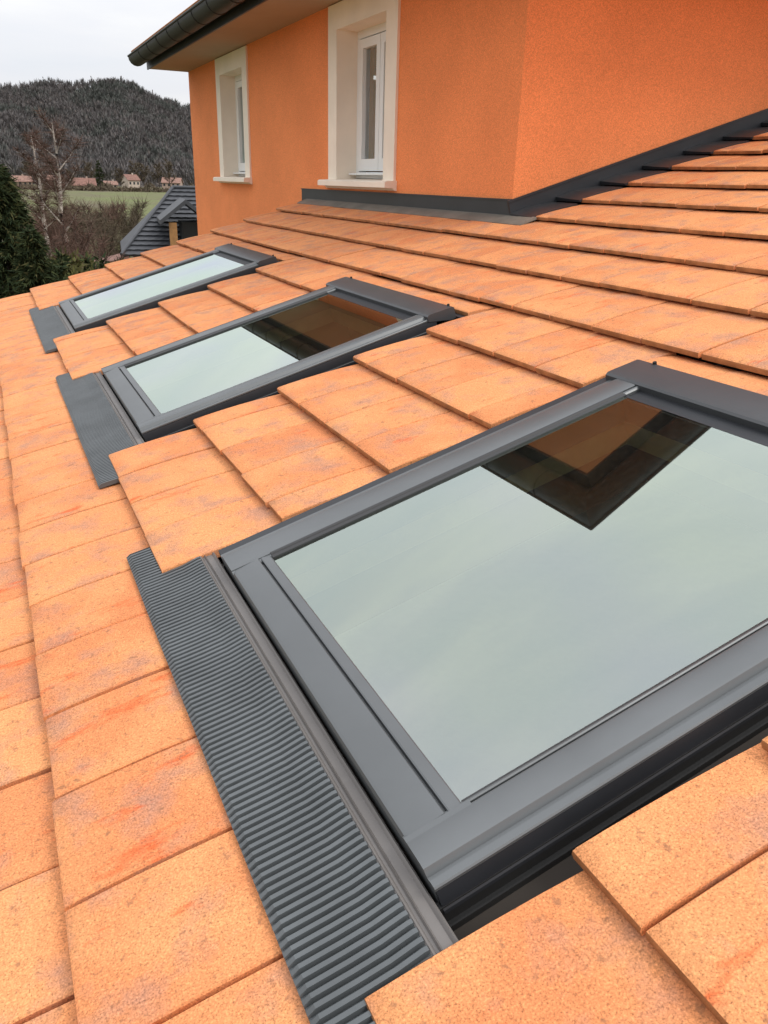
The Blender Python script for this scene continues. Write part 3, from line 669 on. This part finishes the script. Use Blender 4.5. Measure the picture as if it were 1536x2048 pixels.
M_RUB = mat('rubber_gasket', (0.025, 0.025, 0.026), 0.45, spec=0.5)
M_FOLD = mat('taupe_fold', (0.150, 0.138, 0.130), 0.5, var=0.1, vscale=5)
SPARTS = skylight_parts()
GLASSME = None
slabels = ['nearest large skylight with grey frame, cut by the right edge of the picture', 'middle skylight of the three, half its glass reflecting the house', 'farthest and smallest skylight, its glass all pale sky reflection']
for o, lab in zip(SKY, slabels):
    e = link('roof_skylight', None, label=lab, cat='skylight', group='three skylights in the tiled roof', loc=roofpt(S0, SC + o, 0), rot=(0, -TH, 0))
    for nm, me, mt in SPARTS:
        if nm == 'pane':
            if GLASSME is None: GLASSME = bpy.data.meshes.new('pane'); mm = mt; GLASSME = MB(); GLASSME.poly([(.280, -GY - .028, .03), (3.505, -GY - .028, .03), (3.505, GY - .004, .03), (.280, GY - .004, .03)]); GLASSME = GLASSME.mesh('pane', G)
            link('pane', GLASSME, M_GLASS, e)
        else: link(nm, me, mt, e)

# ------------------------------------------------------------------ the tall orange house
ZS = 7.05; YE = 36.93; XE = 26.0
house = link('orange_house', None, label='tall orange rendered house with two windows and dark gutter', cat='house', loc=(W1X * G, W2Y * G, -9.2 * G))
HO = Vector((W1X, W2Y, -9.2))
def hp(m_): m_.v = [(x - HO.x, y - HO.y, z - HO.z) for x, y, z in m_.v]; return m_
wins = [dict(y0=17.90, y1=20.72), dict(y0=29.02, y1=31.84)]
WZ0, WZ1 = 3.10, 6.47; DEPTH = 0.95
m_ = MB(); yv = VERGE - .3
def wcell(y0, y1, z0, z1):
    for X in (W1X, W1X + DEPTH): m_.poly([(X, y0, z0), (X, y1, z0), (X, y1, z1), (X, y0, z1)])
zt_ = ZS + .3; (a0, b0), (a1, b1) = [(w_['y0'], w_['y1']) for w_ in wins]
for y0, y1 in ((W2Y, a0), (b0, yv)): wcell(y0, y1, 1.5, zt_)
wcell(a0, b0, 1.5, WZ0); wcell(a0, b0, WZ1, zt_); wcell(yv, a1, -9.2, zt_); wcell(b1, YE, -9.2, zt_); wcell(a1, b1, -9.2, WZ0); wcell(a1, b1, WZ1, zt_)
m_.poly([(W1X, yv, -9.2), (W1X + DEPTH, yv, -9.2), (W1X + DEPTH, yv, 1.5), (W1X, yv, 1.5)])
m_.poly([(W1X, YE, -9.2), (W1X + DEPTH, YE, -9.2), (W1X + DEPTH, YE, ZS + .3), (W1X, YE, ZS + .3)])
link('wall', hp(m_).mesh('wall', G), M_WALL, house)
m_ = MB()
m_.poly([(W1X, W2Y, 1.5), (XE, W2Y, 1.5), (XE, W2Y, ZS + .3), (W1X, W2Y, ZS + .3)])
m_.poly([(W1X + DEPTH, W2Y + DEPTH, 1.6), (XE, W2Y + DEPTH, 1.6), (XE, W2Y + DEPTH, ZS + .3), (W1X + DEPTH, W2Y + DEPTH, ZS + .3)])
link('wall', hp(m_).mesh('wall', G), M_WALL, house)
m_ = MB(); m_.poly([(W1X + DEPTH, YE, -9.2), (XE, YE, -9.2), (XE, YE, ZS + .3), (W1X + DEPTH, YE, ZS + .3)]); m_.poly([(XE, W2Y, -9.2), (XE, YE, -9.2), (XE, YE, ZS + .3), (XE, W2Y, ZS + .3)])
link('wall', hp(m_).mesh('wall', G), M_WALL, house)
m_ = MB(); m_.box(W1X + DEPTH + .01, XE - .01, W2Y + DEPTH + .01, YE - .01, 1.6, 1.8); link('upper_floor', hp(m_).mesh('upper_floor', G), M_FLOOR, house)
for wi, w_ in enumerate(wins):
    a, b_ = w_['y0'], w_['y1']; q = 0.06
    we = link('window', None, None, house, loc=Vector((0, (a + b_) / 2 - HO.y, WZ0 - HO.z)) * G)
    L = lambda mm: (setattr(mm, 'v', [(x - W1X, y - (a + b_) / 2, z - WZ0) for x, y, z in mm.v]), mm)[1]
    mm = MB(); sw = .56; top = ZS - .03
    mm.box(W1X - q, W1X + .70, b_, b_ + sw, WZ0, top); mm.box(W1X - q, W1X + .72, a - sw, a, WZ0, top); mm.box(W1X - q, W1X + .72, a, b_, WZ1, top)
    link('surround', L(mm).mesh('surround', G), M_SURR, we)
    mm = MB(); mm.loft([[(W1X - .30, y, WZ0 - .14), (W1X - .30, y, WZ0 - .03), (W1X - .26, y, WZ0 - .002), (W1X + .74, y, WZ0 + .05), (W1X + .74, y, WZ0 - .2), (W1X - .05, y, WZ0 - .2), (W1X - .10, y, WZ0 - .15)] for y in (a - .62, b_ + .72)])
    link('sill', L(mm).mesh('sill', G), M_SURR, we)
    fx = W1X + .50; mm = MB(); fw = .17
    mm.box(fx, fx + .2, a, a + fw, WZ0 + .05, WZ1); mm.box(fx, fx + .2, b_ - fw, b_, WZ0 + .05, WZ1); mm.box(fx, fx + .2, a + fw, b_ - fw, WZ0 + .05, WZ0 + .2); mm.box(fx, fx + .2, a + fw, b_ - fw, WZ1 - fw, WZ1)
    mm.box(fx - .22, fx - .002, a + .02, b_ - .02, WZ0 + .13, WZ0 + .17)
    link('frame', L(mm).mesh('frame', G), M_WHITE, we)
    cy = (a + b_) / 2
    for s0, s1 in ((a + fw + .025, cy - .01), (cy + .01, b_ - fw - .025)):
        z0, z1 = WZ0 + .225, WZ1 - fw - .03; sw2 = .20; mm = MB()
        for y0, y1, za, zb in ((s0, s0 + sw2, z0, z1), (s1 - sw2, s1, z0, z1), (s0 + sw2, s1 - sw2, z0, z0 + .28), (s0 + sw2, s1 - sw2, z1 - sw2, z1)):
            mm.box(fx - .03, fx + .17, y0, y1, za, zb)
        link('casement', L(mm).mesh('casement', G), M_WHITE, we)
        mm = MB(); mm.poly([(fx + .07, s0 + sw2, z0 + .28), (fx + .07, s1 - sw2, z0 + .28), (fx + .07, s1 - sw2, z1 - sw2), (fx + .07, s0 + sw2, z1 - sw2)]); link('pane', L(mm).mesh('pane', G), M_PANE, we)
    mm = MB(); mm.box(fx + .18, fx + .24, a + fw, b_ - fw, WZ0 + .1, WZ1); link('blind', L(mm).mesh('blind', G), M_BLIND, we) if False else None
# soffit, fascia, gutter and upper roof
OV = 1.58; GX = W1X - OV
m_ = MB()
m_.poly([(GX, W2Y - OV, ZS), (W1X + .1, W2Y - OV, ZS), (W1X + .1, YE + .1, ZS), (GX, YE + .1, ZS)]); m_.poly([(W1X + .1, W2Y - OV, ZS), (XE + .5, W2Y - OV, ZS), (XE + .5, W2Y + .1, ZS), (W1X + .1, W2Y + .1, ZS)])
link('soffit', hp(m_).mesh('soffit', G), M_SOFF, house)
m_ = MB(); m_.box(GX - .05, GX, W2Y - OV - .05, YE + .12, ZS - .03, ZS + .50); m_.box(GX, XE + .5, W2Y - OV - .05, W2Y - OV, ZS - .03, ZS + .50); link('fascia', hp(m_).mesh('fascia', G), M_FLASH, house)
UT = math.radians(17); ut = math.tan(UT)
ex0 = GX - .55; ey0 = W2Y - OV - .55; ez = ZS + .52
def uz(dx): return ez + dx * ut
hx = 7.5
m_ = MB()
def upoly(pts):
    m_.poly([(x, y, z) for x, y, z in pts]); 
upoly([(ex0, ey0, ez), (ex0, YE + .15, ez), (ex0 + hx, YE + .15, uz(hx)), (ex0 + hx, ey0 + hx, uz(hx))])
upoly([(ex0, ey0, ez), (ex0 + hx, ey0 + hx, uz(hx)), (XE + .6, ey0 + hx, uz(hx)), (XE + .6, ey0, ez)])
upoly([(ex0, ey0, ez - .05), (XE + .6, ey0, ez - .05), (XE + .6, YE + .15, ez - .05), (ex0, YE + .15, ez - .05)])
upoly([(ex0, YE + .15, ez - .05), (ex0 + hx, YE + .15, ez - .05), (ex0 + hx, YE + .15, uz(hx)), (ex0, YE + .15, ez)])
ur = link('roof', hp(m_).mesh('upper_roof', G), M_DECK, house)
um = MB(); um.v = list(TM.v); um.f = list(TM.f)
NU = 0
for c_ in range(0, 7):
    yj = ey0 + .42 + c_ * .96 + (WT / 2 if c_ % 2 else 0)
    while yj < YE + .1:
        if c_ < 2 and yj + WT < YE + .3:
            o = bpy.data.objects.new('tile', TME); COL.objects.link(o); o.parent = ur
            o.location = (Vector((ex0 - .06 + c_ * math.cos(UT), yj + WT * .0, ez + .08 + c_ * math.sin(UT))) - HO) * G; o.rotation_euler = (0, -UT, 0); NU += 1
        yj += WT
def gutter(path_fn, length_pts):
    m_ = MB(); r = .335; rings = []
    for P, side in length_pts:
        ring = []
        for i in range(13):
            a_ = math.pi * (1 + i / 12); ring.append((r * math.cos(a_), r * math.sin(a_)))
        for i in range(12, -1, -1):
            a_ = math.pi * (1 + i / 12); ring.append(((r - .02) * math.cos(a_), (r - .02) * math.sin(a_)))
        rings.append([path_fn(P, c_, s_) for c_, s_ in ring])
    m_.loft(rings); return m_
gcx = GX - .05 - .36; gz = ZS + .40
gcy = W2Y - OV - .41
m_ = gutter(lambda P, c_, s_: (gcx + c_, gcy + c_ if P is None else P, gz + s_), [(None, 0), (YE + .15, 0)])
def bead(m_, p0, p1): m_.tube([p0, p1], .035, 8)
bead(m_, (gcx - .335, gcy - .335, gz), (gcx - .335, YE + .15, gz))
for i in range(14):
    y = W2Y - OV + 1 + i * 1.75
    if y < YE: m_.tube([(gcx + .34 * math.cos(a_), y, gz + .01 + .345 * math.sin(a_)) for a_ in [math.pi * (1 + k / 8) for k in range(9)]], .022, 5)
m_.loft([[(gcx + .335 * math.cos(a_), y, gz + .335 * math.sin(a_)) for a_ in [math.pi * (1 + k / 8) for k in range(9)]] for y in (YE + .15, YE + .18)])
link('gutter', hp(m_).mesh('gutter', G, smooth=40), M_GUT, house)
m_ = gutter(lambda P, c_, s_: (gcx + c_ if P is None else P, gcy + c_, gz + s_), [(None, 0), (XE, 0)])
bead(m_, (gcx - .335, W2Y - OV - .745, gz), (XE, W2Y - OV - .745, gz)); link('gutter', hp(m_).mesh('gutter', G, smooth=40), M_GUT, house)

# flashings where the tiles meet the orange walls
FY1 = 23.42
m_ = MB(); s_f = W1X
zr = (W1X / CT) * ST
m_.box(W1X - .035, W1X + .02, W2Y - .035, FY1, zr - .25, zr + .245); m_.box(W1X - .05, W1X - .02, W2Y - .05, FY1, zr + .225, zr + .255)
link('wall_flashing', m_.mesh('wall_flashing', G), M_FLASH, ext)
m_ = MB(); prof = [(8.64, -.045), (8.64, -.030), (8.70, -.016), (8.84, -.004), (8.98, .0), (8.98, -.04)]
m_.loft([[(s_, y, n_) for s_, n_ in prof] for y in (11.86, 14, 17, 20, 23.0)]); link('lead_flange', m_.mesh('lead_flange', G), M_LEAD, roof)
m_ = MB(); s0 = W1X / CT - .03
m_.box(s0, TOPS + 1, W2Y - .04, W2Y + .02, -.2, .235); m_.box(s0 - .02, TOPS + 1, W2Y - .06, W2Y - .02, .215, .25); link('wall_flashing', m_.mesh('wall_flashing', G), M_FLASH, roof)
m_ = MB(); m_.box(s0 - .03, TOPS + 1, W2Y - .30, W2Y - .041, -.20, -.055); link('wall_gutter', m_.mesh('wall_gutter', G), M_FLASH, roof)
for k in range(9, TOPS + 1):
    m_ = MB(); m_.loft([[(k - .05, y, -.035), (k - .05, y, .004 + zz_), (k + .35, y, .010 + zz_), (k + .9, y, -.045 + zz_ * .3), (k + .9, y, -.08)] for y, zz_ in ((W2Y - .72, -.006), (W2Y - .30, .012), (W2Y - .05, .03))])
    link('soaker', m_.mesh('soaker', G), M_SOAK if k % 1 else M_FLASH, roof)
print('tiles', len(tiles), 'individual', len(near_t), 'upper', NU)
